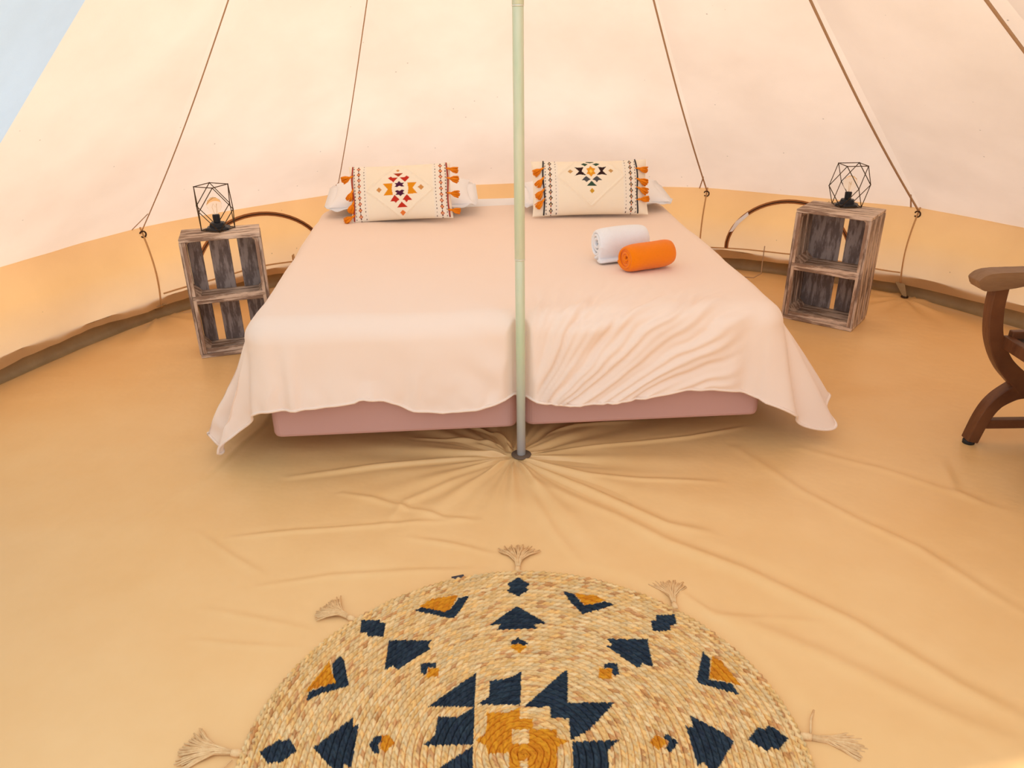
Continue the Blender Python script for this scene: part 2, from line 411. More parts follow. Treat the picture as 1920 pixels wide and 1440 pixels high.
# ---------------------------------------------------------------- groundsheet
FLOOR_FOLDS = [([(0.054, -0.051), (0.252, -0.215), (0.486, -0.438), (0.611, -0.483)], 0.012, 0.02), ([(0.089, -0.177), (0.324, -0.376), (0.468, -0.534), (0.673, -0.678), (0.896, -0.89), (1.061, -1.109), (1.157, -1.204)], 0.014, 0.025), ([(0.837, 0.046), (0.975, -0.249), (1.108, -0.452), (1.216, -0.577), (1.299, -0.748), (1.367, -0.858)], 0.008, 0.02), ([(0.056, 0.018), (0.277, 0.052), (0.675, 0.132), (0.924, 0.212)], 0.012, 0.012), ([(0.007, 0.02), (-0.2, -0.006), (-0.507, -0.055), (-0.8, -0.121)], 0.01, 0.013), ([(-0.004, -0.019), (-0.156, -0.119), (-0.364, -0.282), (-0.416, -0.418)], 0.008, 0.018), ([(-0.59, -0.228), (-0.474, -0.264), (-0.231, -0.378), (-0.109, -0.396)], 0.007, 0.012), ([(-0.892, -0.478), (-0.684, -0.441), (-0.45, -0.417), (-0.161, -0.394)], 0.007, 0.012), ([(-0.323, -0.485), (-0.187, -0.521), (-0.055, -0.576)], 0.006, 0.012), ([(0.458, -0.82), (0.637, -0.905), (0.79, -1.019), (0.971, -1.186), (1.09, -1.274)], 0.009, 0.03), ([(0.045, -0.05), (0.067, -0.26), (0.128, -0.473), (0.198, -0.632)], 0.006, 0.02), ([(-1.003, -0.448), (-0.865, -0.559), (-0.742, -0.649)], 0.005, 0.012), ([(-0.985, 0.784), (-1.007, 0.265), (-1.1, -0.131), (-1.263, -0.47)], 0.004, 0.012), ([(1.075, 0.039), (1.305, -0.119), (1.496, -0.294), (1.609, -0.404)], 0.006, 0.02), ([(-0.74, -0.708), (-0.535, -0.665), (-0.258, -0.647), (-0.101, -0.645)], 0.005, 0.012), ([(1.548, -0.051), (1.495, -0.261), (1.549, -0.388)], 0.006, 0.02), ([(0.017, 0.047), (-0.065, 0.173), (-0.172, 0.242)], 0.01, 0.008), ([(0.017, 0.035), (-0.084, 0.102), (-0.208, 0.135), (-0.375, 0.152)], 0.009, 0.009), ([(0.047, 0.046), (0.143, 0.168), (0.252, 0.23), (0.469, 0.27)], 0.012, 0.011), ([(0.045, -0.02), (0.26, -0.129), (0.443, -0.168), (0.717, -0.192)], 0.008, 0.014), ([(0.446, -0.732), (0.535, -0.863), (0.691, -0.866), (0.84, -0.889)], 0.004, 0.012), ([(-0.862, -0.795), (-0.701, -0.84), (-0.516, -0.894)], 0.004, 0.012), ([(-0.846, -0.917), (-0.714, -0.938), (-0.559, -0.95)], 0.004, 0.01)]
RUG_C = (.015, -1.287)
def floor_height(X, Y):
    r = np.hypot(X, Y); th = np.arctan2(Y, X)
    Z = .0015 * np.sin(3.1 * X + 1.3 * Y + 1) + .0015 * np.sin(-2.2 * X + 4.1 * Y) + .001 * np.sin(7 * X - 5 * Y + 2)
    amp = np.exp(-((r - .05) / .30).clip(0, 99)) * np.clip((r - .025) / .05, 0, 1)
    Z += .0075 * amp * (np.sin(11 * th + .8) + .7 * np.sin(17 * th + 2.1 + 1.2 * r) + .5 * np.sin(29 * th + 4.0 - r))
    # long shallow pulls
    warp = X + .12 * np.sin(2.3 * Y + .5) ; w2 = Y + .1 * np.sin(1.9 * X)
    Z += (.0045) * np.abs(np.sin(4.2 * (w2 * .85 + warp * .5) + .8 * np.sin(2.1 * warp))) ** 6 * np.clip(X + .4, 0, 1)
    Z += (.0032) * np.abs(np.sin(6.1 * (w2 * .9 + warp * .12) + 1.1 * np.sin(1.3 * warp))) ** 10
    for pts, h, wd in FLOOR_FOLDS:
        best = np.full(X.shape, 9.0); side = np.zeros(X.shape); tt = np.zeros(X.shape)
        n = len(pts) - 1
        for i in range(n):
            ax, ay = pts[i]; bx, by = pts[i + 1]; dx, dy = bx - ax, by - ay; L2 = dx * dx + dy * dy
            t = np.clip(((X - ax) * dx + (Y - ay) * dy) / L2, 0, 1); ex = X - ax - t * dx; ey = Y - ay - t * dy
            d = np.hypot(ex, ey); s = np.sign(dx * ey - dy * ex); m = d < best
            best = np.where(m, d, best); side = np.where(m, s, side); tt = np.where(m, (i + t) / n, tt)
        sd = best * side
        prof = np.exp(-(sd / (wd * 1.0)) ** 2) - .35 * np.exp(-((sd - wd * 1.6) / (wd * 1.3)) ** 2)
        Z += h * .85 * prof * np.sin(PI * np.clip(tt * .92 + .06, 0, 1)) ** .6
    # pulled towards the corner grommets at the wall
    for gx, gy in ((-1.98, 1.61), (2.25, 1.72)):
        d = np.hypot(X - gx, Y - gy); a = np.arctan2(Y - gy, X - gx)
        Z += .010 * np.exp(-d / .25) * (np.sin(9 * a) + .6 * np.sin(14 * a + 1)) * np.clip(d / .08, 0, 1)
    rr = np.hypot(X - RUG_C[0], Y - RUG_C[1]); f = np.clip((rr - .63) / .06, 0, 1); f = f * f * (3 - 2 * f)
    for cx, cy, R_ in ((-1.36, 1.13, .26), (1.71, 1.42, .27)):
        q = np.clip((np.hypot(X - cx, Y - cy) - R_ + .05) / .1, 0, 1); f = f * q
    Z = Z * f
    return np.maximum(Z, -.004)
NA, NR = 1000, 270
th = np.linspace(0, 2 * PI, NA, endpoint=False)
rw = np.array([chord_r(math.degrees(a)) for a in th])
u = (np.arange(NR) / (NR - 1)) ** 1.12
Rg = .018 + (rw[:, None] - .03 - .018) * u[None, :]
X = Rg * np.cos(th)[:, None] + .03 * (1 - u)[None, :]; Y = Rg * np.sin(th)[:, None] + .005 * (1 - u)[None, :]
Z = floor_height(X, Y)
lipr = [(.004, .001)]
XX = [X]; YY = [Y]; ZZ = [Z]
for dr, z in lipr:
    rr_ = rw - .03 + dr
    XX.append((rr_ * np.cos(th))[:, None]); YY.append((rr_ * np.sin(th))[:, None]); ZZ.append((z + .010 * np.sin(13 * th) * z / .1)[:, None])
# no lip across the doorway
X = np.concatenate(XX, 1); Y = np.concatenate(YY, 1); Z = np.concatenate(ZZ, 1)
V = np.stack([X, Y, Z], -1); nr = V.shape[1]
idx = np.arange(NA * nr).reshape(NA, nr); nx = np.roll(idx, -1, 0)
F = np.stack([idx[:, :-1], nx[:, :-1], nx[:, 1:], idx[:, 1:]], -1)
F = F[:, :, ::-1].reshape(-1, 4)
def np_mesh(name, V, F):
    me = bpy.data.meshes.new(name); me.vertices.add(len(V)); me.vertices.foreach_set('co', np.ascontiguousarray(V, np.float32).ravel())
    me.loops.add(F.size); me.loops.foreach_set('vertex_index', np.ascontiguousarray(F, np.int32).ravel())
    me.polygons.add(len(F)); me.polygons.foreach_set('loop_start', np.arange(0, F.size, F.shape[1], dtype=np.int32))
    me.update(calc_edges=True); me.validate(); return me
floor = tag(link('floor', np_mesh('floor', V.reshape(-1, 3), F), M['floor'], smooth=True), kind='structure')
# raised groundsheet rim behind the wall hem, shade painted into its dark brown
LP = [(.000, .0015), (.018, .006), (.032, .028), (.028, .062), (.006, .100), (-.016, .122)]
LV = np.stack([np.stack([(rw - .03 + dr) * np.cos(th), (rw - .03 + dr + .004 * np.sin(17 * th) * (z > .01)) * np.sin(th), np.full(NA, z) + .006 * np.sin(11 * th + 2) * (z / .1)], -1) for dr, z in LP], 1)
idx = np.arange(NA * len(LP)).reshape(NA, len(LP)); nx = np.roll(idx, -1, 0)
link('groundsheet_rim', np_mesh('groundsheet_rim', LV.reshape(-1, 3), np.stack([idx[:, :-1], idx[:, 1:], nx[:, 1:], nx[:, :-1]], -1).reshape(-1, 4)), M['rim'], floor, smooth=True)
for gx, gy, a in ((-1.98, 1.61, 141), (2.25, 1.72, 38.5)):
    b = MB(); b.tube([(gx + .016 * math.cos(t), gy + .016 * math.sin(t), .012) for t in np.linspace(0, 2 * PI, 16, endpoint=False)], .005, 6, closed=True)
    b.build('grommet', M['ring'], floor, smooth=True)
    b = MB(); q = wall_pt(a, .02, .01); p = Vector((gx, gy, .014)); tn = Vector((-math.sin(math.radians(a)), math.cos(math.radians(a)), 0)) * .02
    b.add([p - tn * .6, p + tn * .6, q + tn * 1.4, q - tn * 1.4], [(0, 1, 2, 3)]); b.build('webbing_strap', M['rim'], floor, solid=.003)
gm = MB(); gm.lathe([(0.02, -.012), (30, -.012), (30, -.02), (.02, -.02)], 48)
tag(gm.build('ground', M['ground']), kind='structure')

# ---------------------------------------------------------------- centre pole
pole = tag(empty('tent_pole', (.031, .008, 0)), 'weathered green metal pole standing in front of the bed centre', 'pole')
PB = 1.085; PT = 2.15
def tube_part(name, z0, z1, r, m, extra=None, lean=-.004):
    b = MB(); b.lathe([(r, z0), (r, z1)] if not extra else extra, 32); return b.build(name, m, pole, smooth=True, bevel=.001)
tube_part('lower_tube', .004, .745, .0160, M['pole'])
tube_part('joint_band', .745, .750, .0172, M['pole_ring'])
tube_part('middle_tube', .750, 1.496, .0168, M['pole'])
tube_part('joint_band', 1.496, 1.501, .0178, M['pole_ring'])
tube_part('upper_tube', 1.501, 2.72, .0176, M['pole'])
b = MB(); b.lathe([(.0175, .002), (.034, .003), (.037, .007), (.034, .009), (.0175, .010)], 36); b.build('foot_socket', M['socket'], pole, smooth=True)
b = MB(); b.lathe([(.022, 2.72), (.05, 2.70), (.05, 2.71), (.0, 2.745)], 24); b.build('top_cap', M['roof'], pole, smooth=True)

# ---------------------------------------------------------------- bed: two upholstered bases side by side
BX, BY, BYAW = -.868, -.015, math.atan2(.125, 1.802)
def bedw(lx, ly, z=0.0):
    c, s = math.cos(BYAW), math.sin(BYAW)
    return Vector((BX + lx * c - ly * s, BY + lx * s + ly * c, z))
def rbox(x0, x1, y0, y1, z0, z1, r, n=6):
    """box with rounded upright corners, outline extruded in z"""
    b = MB(); pts = []
    for cx, cy, a0 in ((x1 - r, y0 + r, -90), (x1 - r, y1 - r, 0), (x0 + r, y1 - r, 90), (x0 + r, y0 + r, 180)):
        for k in range(n + 1):
            a = math.radians(a0 + 90 * k / n); pts.append((cx + r * math.cos(a), cy + r * math.sin(a)))
    m = len(pts); vs = [(x, y, z0) for x, y in pts] + [(x, y, z1) for x, y in pts]
    b.add(vs, [(i, (i + 1) % m, m + (i + 1) % m, m + i) for i in range(m)] + [tuple(range(m - 1, -1, -1)), tuple(range(m, 2 * m))])
    return b
for x0, x1, yo, lab in ((0, .888, 0, 'pink upholstered bed base on the left of the pole, under the duvet'), (.918, 1.806, .008, 'pink upholstered bed base on the right of the pole, under the duvet')):
    root = tag(empty('bed', bedw(x0, yo), BYAW), lab, 'bed', 'two bed bases pushed together')
    wdt = x1 - x0
    rbox(0, wdt, 0, 2.0, .1, .335, .035).build('bed_base', M['base'], root, smooth=False, bevel=.012)
    rbox(.004, wdt - .004, .004, 1.99, .337, .520, .05).build('mattress', M['mattress'], root, bevel=.02)
    for lx in (.14, wdt - .14):
        for ly in (.30, 1.8):
            b = MB(); b.lathe([(.022, 0.002), (.025, .10)], 16, (lx, ly, 0)); b.build('leg', M['black'], root, smooth=True)
b = rbox(-.002, 1.81, 1.0, 2.01, .521, .531, .05)
sh = b.build('fitted_sheet', M['white'], None, bevel=.003); sh.location = bedw(0, 0); sh.rotation_euler = (0, 0, BYAW)
tag(sh, 'white fitted sheet on the mattress, showing between the two white pillows', 'sheet')

HEM_X = [-.1, .07, .2, .32, .335, .42, .51, .62, .75, .87, .92, 1.06, 1.25, 1.5, 1.6, 1.71, 1.8, 1.95]
HEM_Z = [.235, .240, .247, .26, .272, .258, .213, .200, .213, .247, .234, .206, .213, .248, .244, .227, .19, .17]
TOPZ = .552; RHO = .085
def duvet():
    na, nb = 330, 250
    SL, SR = .50, .48
    V = np.zeros((na, nb, 3))
    x0, x1, y0 = .035, 1.771, .045
    ylen = 1.70
    for i in range(na):
        a = -SL + (1.806 + SL + SR - 0) * i / (na - 1)
        zc = float(np.interp(a, HEM_X, HEM_Z))
        df = math.pi * RHO / 2 + (TOPZ - RHO - zc) / math.cos(.06)
        for j in range(nb):
            f = j / (nb - 1)
            bpos = y0 - df + (ylen - y0 + df) * f ** 1.25 if True else 0
            cx = min(max(a, x0), x1); cy = max(bpos, y0)
            dx = abs(a - cx); dy = cy - bpos
            d = math.hypot(dx, dy); side = -1 if a < x0 else 1
            if dx > 0 and dy > 0:       # the corner of the cloth is rounded
                SX = (SL + x0) if side < 0 else (1.806 + SR - x1); cc, ss = dx / d / SX, dy / d / df
                d *= max(cc, ss) * (cc ** 5 + ss ** 5) ** -.2
            flare_back = (.16 if side < 0 else .22) + (.38 if side < 0 else .44) * math.exp(-max(bpos, 0) / .45)        # the sides stand out most near the foot
            if d < 1e-9: p = Vector((a, bpos, TOPZ))
            else:
                k = .33 if side < 0 else .42
                tx, ty = dx, dy * (k if dx > 0 else 1)
                L = math.hypot(tx, ty); ux, uy = tx / L, ty / L
                if dy > 0 and dx > 0:
                    wgt = 1 - math.atan2(dy, dx) / (PI / 2); phi = .05 + (flare_back - .05) * wgt ** (1.25 if side < 0 else .8)
                elif dx > 0: phi = flare_back
                else: phi = .05
                q = d - math.pi * RHO / 2; 
                if q < 0:
                    al = d / RHO; out = RHO * math.sin(al); z = TOPZ - RHO * (1 - math.cos(al))
                else:
                    out = RHO + q * math.sin(phi); z = TOPZ - RHO - q * math.cos(phi)
                # hanging folds round the foot corners
                if dx > 0:
                    th_ = math.atan2(dy, dx)
                    rip = math.cos(th_ * 9 + (0 if side < 0 else 1.2)) * max(0, q) * .10 * math.sin(2 * th_) ** 2 * (1 if dy > 0 else 0)
                    rip += .05 * max(0, q) * math.sin(bpos * 9 + side) * (1 if dy == 0 else 0) * min(1, max(0, bpos) / .1)
                    out += rip
                p = Vector((cx + side * ux * out, cy - uy * out, z))
            V[i, j] = p
    A = np.linspace(-SL, 1.806 + SR, na)[:, None] * np.ones((1, nb))
    X, Y, Z = V[..., 0].copy(), V[..., 1].copy(), V[..., 2].copy()
    # normals of the smooth form, then push wrinkles along them
    du = np.gradient(V, axis=0); dv = np.gradient(V, axis=1); Nn = np.cross(du, dv); Nn /= (np.linalg.norm(Nn, axis=-1, keepdims=True) + 1e-9)
    nz = np.vectorize(lambda x, y: fbm(x, y, 2.1, 5.0, 3)); 
    S_ = TOPZ - Z                                           # how far down the cloth has fallen
    lowv = nz(X, Y + S_ * -1.0)
    W = .010 * lowv
    cyl = Y - S_                                              # unrolled coordinate along the bed
    # fan of pulled folds on the right half of the foot, radiating from beside the pole
    fx, fy = .84, -.62
    ang = np.arctan2(cyl - fy, X - fx); rad = np.hypot(cyl - fy, X - fx)
    warp = .05 * nz(X * 1.7 + 4, cyl * 1.7)
    m = np.clip((X - .93) / .05, 0, 1) * np.clip((1.72 - X) / .15, 0, 1) * np.exp(-np.clip(cyl - .05, 0, 9) / .13)
    fan = np.sin(38 * (ang + warp)) * .5 + np.sin(63 * (ang + warp) + 1.3) * .33 + .22 * np.sin(97 * (ang + warp))
    W += .0078 * m * fan + .0032 * m * np.sin(120 * (ang + warp * .8) + 3 * lowv)
    # long diagonal folds across the same panel
    g = (cyl * .80 - (X - .9) * .62); m2 = np.clip((X - 1.0) / .1, 0, 1) * np.clip((1.75 - X) / .1, 0, 1) * np.exp(-((cyl + .08) / .20) ** 2)
    W += .0085 * m2 * np.sin(42 * (g + .05 * nz(X * 1.3, cyl * 1.3 + 9)))
    # left half: broad soft folds, short creases above the hem
    m3 = np.clip((.90 - X) / .05, 0, 1) * np.clip(S_ / .25, 0, 1)
    W += .009 * m3 * np.sin(15 * X + 3 * cyl + 5 * nz(X * .9, cyl * .7 + 3))
    W += .005 * m3 * np.clip(S_ / .25 - .6, 0, 1) * np.sin(58 * X + 6 * nz(X * 2, cyl * 2))
    m4 = np.exp(-((X - .10) / .05) ** 2) * np.clip(S_ / .2 - .2, 0, 1)
    W += .010 * m4 * np.sin(75 * X)
    m4 = np.exp(-((X - 1.715) / .035) ** 2) * np.clip(S_ / .2 - .1, 0, 1)
    W -= .014 * m4
    # curl of the hem around x=.33-.40 and beside the pole
    W += .014 * np.exp(-((X - .37) / .05) ** 2) * np.clip((S_ - .22) / .08, 0, 1)
    # folds pulled to the pole on both sides
    m5 = np.exp(-((X - .80) / .10) ** 2) * np.clip(S_ / .2, 0, 1) * (X < .93)
    W += .006 * m5 * np.sin(55 * (cyl * .6 + X * .5))
    up = Nn[..., 2] < 0
    sgn = np.where(Nn[na // 2, nb // 2, 2] < 0, -1.0, 1.0)
    V = V + Nn * (W * sgn)[..., None]
    # the pole stands against the foot of the bed: dent
    c, s = math.cos(BYAW), math.sin(BYAW)
    WX = BX + V[..., 0] * c - V[..., 1] * s; WY = BY + V[..., 0] * s + V[..., 1] * c
    ymin = .038 - np.clip(np.abs(WX - .031) - .018, 0, 9) * 1.1
    WY = np.where(S_ > .02, np.maximum(WY, ymin), WY)
    V[..., 0] = WX; V[..., 1] = WY; V[..., 2] = np.maximum(V[..., 2], .02)
    idx = np.arange(na * nb).reshape(na, nb)
    F = np.stack([idx[:-1, :-1], idx[1:, :-1], idx[1:, 1:], idx[:-1, 1:]], -1).reshape(-1, 4)
    if sgn < 0: F = F[:, ::-1]
    o = link('duvet', np_mesh('duvet', V.reshape(-1, 3), F), M['duvet'], smooth=True)
    tag(o, 'peach cotton duvet spread over the bed and hanging over its foot', 'duvet')
    # stitched hem cord following the lower edge of the foot side
    e = MB(); path = [V[0, j] for j in range(nb - 1, 0, -2)] + [V[i, 0] for i in range(0, na, 2)] + [V[na - 1, j] for j in range(1, nb, 2)]
    e.tube(path, .0055, 6)
    e.build('hem', M['duvet'], o, smooth=True)
    return V
DV = duvet()

# ---------------------------------------------------------------- pillows
def pillow_mesh(w_, d_, h_, nx=90, ny=60, pinch=.10, seed=1.0, wr=.006):
    P = []; 
    for side in (1, -1):
        G = np.zeros((nx + 1, ny + 1, 3))
        for i in range(nx + 1):
            u = -1 + 2 * i / nx
            for j in range(ny + 1):
                v = -1 + 2 * j / ny
                e = max(0, (1 - abs(u) ** 2.4)) ** .55 * max(0, (1 - abs(v) ** 2.4)) ** .55
                px_ = u * w_ / 2 * (1 - pinch * (1 - v * v) * abs(u) ** 3 * .6); py_ = v * d_ / 2 * (1 - pinch * (1 - u * u) * abs(v) ** 3)
                z = side * h_ / 2 * e + wr * e * fbm(px_ * 3, py_ * 3, 2.0, seed + side)
                G[i, j] = (px_, py_, z)
        P.append(G)
    return P
def pillow(name, w_, d_, h_, m, parent=None, seed=1.0, cols=None, pinch=.1, disp=None, smooth=True):
    T, Bm = pillow_mesh(w_, d_, h_, pinch=pinch, seed=seed) if cols is None else pillow_mesh(w_, d_, h_, 260, 150, pinch, seed, .004)
    if disp is not None: T[..., 2] += disp(T[..., 0], T[..., 1])
    nx, ny = T.shape[:2]; idx = np.arange(nx * ny).reshape(nx, ny)
    F1 = np.stack([idx[:-1, :-1], idx[1:, :-1], idx[1:, 1:], idx[:-1, 1:]], -1).reshape(-1, 4)
    V = np.concatenate([T.reshape(-1, 3), Bm.reshape(-1, 3)]); F = np.concatenate([F1, F1[:, ::-1] + nx * ny])
    me = np_mesh(name, V, F)
    if cols is not None:
        c1 = cols(T[..., 0].ravel(), T[..., 1].ravel()); c2 = np.tile(np.array(srgb(250, 222, 190)), (nx * ny, 1)); set_colors(me, np.concatenate([c1, c2]))
    return link(name, me, m, parent, smooth=smooth)
for x, y, z, w_, d_, h_, rz, tilt, lab, sd in (
    (-.575, 1.715, .634, .80, .46, .15, 5, 6, 'white pillow lying behind the red-patterned cushion', 1.0),
    (.455, 1.75, .622, .80, .45, .13, 3, 5, 'white pillow lying behind the dark-patterned cushion', 4.0)):
    root = tag(empty('pillow', (x, y, z)), lab, 'pillow', 'white bed pillows')
    root.rotation_euler = (math.radians(tilt), 0, math.radians(rz))
    pillow('filling', w_ * .93, d_ * .92, h_, M['white'], root, seed=sd)
    # flat flange of the pillow case
    P = np.zeros((61, 9, 3)); b = MB()
    ring = []
    for i in range(160):
        t = 2 * PI * i / 160; c_, s_ = math.cos(t), math.sin(t)
        ex = math.copysign(abs(c_) ** .28, c_); ey = math.copysign(abs(s_) ** .28, s_)
        wv = .006 * math.sin(7 * t + sd) + .004 * math.sin(13 * t)
        ring.append([(ex * w_ * .40, ey * d_ * .38, 0), (ex * w_ * .5, ey * d_ * .5, wv - .008)])
    b.add([p for r in ring for p in r], [(2 * i, 2 * i + 1, (2 * i + 3) % 320, (2 * i + 2) % 320) for i in range(160)])
    b.build('pillowcase_edge', M['white'], root, smooth=True, solid=.003)

# ---------------------------------------------------------------- embroidered cushions
CREAM = np.array(srgb(255, 240, 216))
def C_(r, g, b): return np.array(srgb(r, g, b))
def stack_poly(polys, ox, oy, sx, sy): return [[((x - ox) / sx, -(y - oy) / sy) for x, y in p] for p in polys]
def paint_cushion(kind):
    def f(X, Y):
        col = np.tile(CREAM, (len(X), 1))
        # weave mottling
        col *= (1 + .03 * np.sin(X * 900) * np.sin(Y * 900))[:, None]
        bw = C_(252, 240, 222)
        for s in (-1, 1):
            lx = .235 if kind == 'red' else .235
            m = (np.abs(s * X - .20) < .036); col[m] = bw
            # column of dark dots
            for cx, wd, ph, sp in ((.176, .0018, 0, .0165), (.2265, .0022, .004, .016)):
                k = ((Y + ph) / sp); fr = (k - np.round(k)) * sp
                m = (np.abs(s * X - cx) < wd) & (np.abs(fr) < .0030); col[m] = C_(88, 62, 60)
            k = Y / .030; fr = (k - np.round(k)) * .030; n = np.round(k).astype(int)
            dd = np.abs(s * X - .203) + np.abs(fr)
            ringc = C_(205, 84, 38) if kind == 'red' else C_(60, 50, 50)
            m = (dd < .0105) & (dd > .0048); col[m] = ringc
            m = (dd <= .0040); col[m] = C_(240, 190, 120)
            fr2 = (Y / .030 - np.floor(Y / .030) - .5) * .030
            for o in (-.0052, .0052):
                d2 = np.abs(s * X - .203) + np.abs(fr2 - o) * .9
                m = d2 < .0042; col[m] = C_(96, 60, 52) if o < 0 else (C_(196, 96, 50) if kind != 'red' else C_(96, 60, 52))
        if kind == 'red':
            ox, oy, sx, sy = 946, 500, 2808., 2620.
            groups = [
              (C_(178, 60, 30), [[(865, 290), (1005, 288), (935, 340)]]),
              (C_(200, 52, 34), [[(790, 352), (832, 330), (850, 348), (930, 348), (862, 412)], [(1090, 350), (1045, 328), (1028, 346), (950, 348), (1025, 412)],
                                 [(805, 655), (870, 575), (935, 640), (905, 652), (880, 678), (858, 655)], [(1110, 650), (1040, 575), (975, 640), (1005, 650), (1030, 678), (1052, 652)],
                                 [(890, 735), (960, 665), (1040, 732)]]),
              (C_(236, 150, 24), [[(715, 425), (848, 425), (835, 495), (848, 578), (715, 578), (780, 500)], [(1185, 422), (1055, 425), (1065, 495), (1052, 575), (1185, 566), (1125, 495)]]),
              (C_(84, 30, 62), [[(880, 425), (915, 425), (940, 398), (970, 422), (1010, 425), (985, 450), (1010, 470), (975, 475), (940, 460), (910, 478), (875, 470), (900, 448)],
                                [(878, 530), (912, 515), (940, 530), (975, 512), (1012, 525), (985, 545), (1012, 572), (975, 575), (952, 598), (925, 575), (885, 575), (905, 552)]]),
              (C_(214, 150, 84), [[(905, 250), (930, 232), (955, 250), (930, 268)], [(618, 500), (658, 465), (695, 500), (658, 538)], [(1195, 487), (1240, 450), (1280, 487), (1242, 525)]]),
              (C_(236, 130, 62), [[(925, 795), (965, 762), (1008, 795), (966, 830)]])]
        else:
            ox, oy, sx, sy = 916, 417, 2074., 1950.
            groups = [
              (C_(58, 84, 66), [[(885, 172), (945, 172), (962, 182), (918, 192), (868, 182)], [(820, 205), (850, 190), (895, 205), (860, 228)], [(1020, 203), (985, 190), (940, 205), (978, 228)],
                                [(868, 435), (920, 385), (975, 433)]]),
              (C_(84, 84, 86), [[(815, 380), (865, 335), (912, 372), (888, 380), (868, 398), (848, 378)], [(1035, 378), (978, 335), (930, 372), (955, 380), (975, 398), (995, 378)]]),
              (C_(52, 30, 30), [[(748, 238), (800, 245), (845, 238), (822, 285), (868, 328), (800, 318), (748, 330), (795, 285)], [(1085, 235), (1040, 243), (995, 236), (1018, 285), (975, 328), (1035, 318), (1088, 328), (1042, 282)]]),
              (C_(236, 160, 44), [[(872, 255), (898, 250), (918, 225), (940, 250), (968, 255), (950, 285), (968, 312), (940, 320), (918, 345), (898, 320), (870, 312), (888, 285)]]),
              (C_(252, 205, 90), [[(900, 285), (918, 262), (938, 285), (918, 306)]]),
              (C_(206, 158, 96), [[(678, 282), (705, 262), (735, 282), (705, 305)], [(1102, 282), (1128, 262), (1155, 282), (1128, 303)]]),
              (C_(212, 160, 50), [[(898, 482), (924, 455), (950, 482), (924, 508)]])]
        for c, ps in groups:
            for p in stack_poly(ps, ox, oy, sx, sy): col[inpoly(X, Y, p)] = c
        return col
    return f
def ridge_disp(cy, hx, hy):
    def f(X, Y):
        d = np.abs(X) / hx + np.abs(Y - cy) / hy
        return .0045 * np.exp(-((d - 1) / .05) ** 2) + .0008 * np.sin(X * 500) * np.sin(Y * 500) * np.exp(-((d - 1) / .12) ** 2)
    return f
def tassel_mesh(L=.052, R=.016, n=26, seed=0, strand=.0021, spread=1.0, flat=1.0):
    """hangs along -Z from the origin: cord loop, neck and loose strands"""
    r_ = random.Random(seed); b = MB()
    b.tube([(0, 0, .008), (0, 0, -.006)], .0022, 6)
    b.lathe([(.001, .0), (.0045, -.003), (.006, -.009), (.0045, -.0135), (.0052, -.016), (.0040, -.018)], 10)
    for i in range(n):
        a = r_.uniform(0, 2 * PI); q = math.sqrt(r_.uniform(0.02, 1)) * R * spread
        x, y = math.cos(a) * q, math.sin(a) * q * flat
        l = L * r_.uniform(.9, 1.0) * (1 - .12 * (q / R) ** 2)
        b.tube([(x * .18, y * .18, -.014), (x * .75, y * .75, -.014 - (l - .014) * .45), (x * 1.02, y * 1.02, -l)], [strand, strand * 1.25, strand * .9], 5)
    return b
def cushion(kind, loc, rot, w_, hgt, label, lc, tl, tr):
    root = tag(empty('cushion', loc), label, 'cushion'); root.rotation_euler = rot
    body = pillow('cover', w_, hgt, .13, M['cushion'], root, seed=2.0 if kind == 'red' else 8.0, cols=paint_cushion(kind), pinch=.05,
                  disp=ridge_disp(0.0 if kind == 'red' else .045, .165 if kind == 'red' else .17, .135 if kind == 'red' else .15))
    dg = bpy.context.evaluated_depsgraph_get()
    def surf(x, y):
        u = x / (w_ / 2); v = y / (hgt / 2)
        e = max(0, (1 - min(1, abs(u)) ** 2.4)) ** .55 * max(0, (1 - min(1, abs(v)) ** 2.4)) ** .55
        return .065 * e
    for s in (-1, 1):
        b = MB(); ys = np.linspace(-hgt * .485, hgt * .485, 24)
        b.tube([(s * (lc + .003 * math.sin(y * 30)), y, surf(lc, y) + .002) for y in ys], .0036, 6)
        b.build('piping', M['red_cord'] if kind == 'red' else M['dark_cord'], root, smooth=True)
        for i, (v, ang) in enumerate(tl if s < 0 else tr):
            o = tassel_mesh(.062, .019, 34, seed=i * 3 + (5 if s > 0 else 1)).build('tassel', M['orange'], root, smooth=True)
            # local -Z of the tassel points outwards and droops
            a = math.radians(ang)
            d = Vector((s * math.cos(a), -math.sin(a), -.10)).normalized()
            o.rotation_euler = (-d).to_track_quat('Z', 'Y').to_euler()
            o.location = (s * lc, v, surf(lc, v) + .006)
    return root
cushion('red', (-.545, 1.455, .688), (math.radians(62), math.radians(-1.5), math.radians(3)), .51, .285,
        'cream cushion with red diamond embroidery, on the left half of the bed', .236,
        [(.085, 18), (.015, 62), (-.045, 70), (-.112, 28)], [(.105, 8), (.055, 12), (-.022, 8), (-.105, 8)])
cushion('dark', (.407, 1.500, .690), (math.radians(62), math.radians(0), math.radians(2)), .59, .285,
        'cream cushion with black and yellow embroidery, right of the pole', .236,
        [(.095, 30), (.045, 50), (-.015, 50), (-.065, 48)], [(.085, 5), (.03, 25), (-.015, 25), (-.075, -5)])

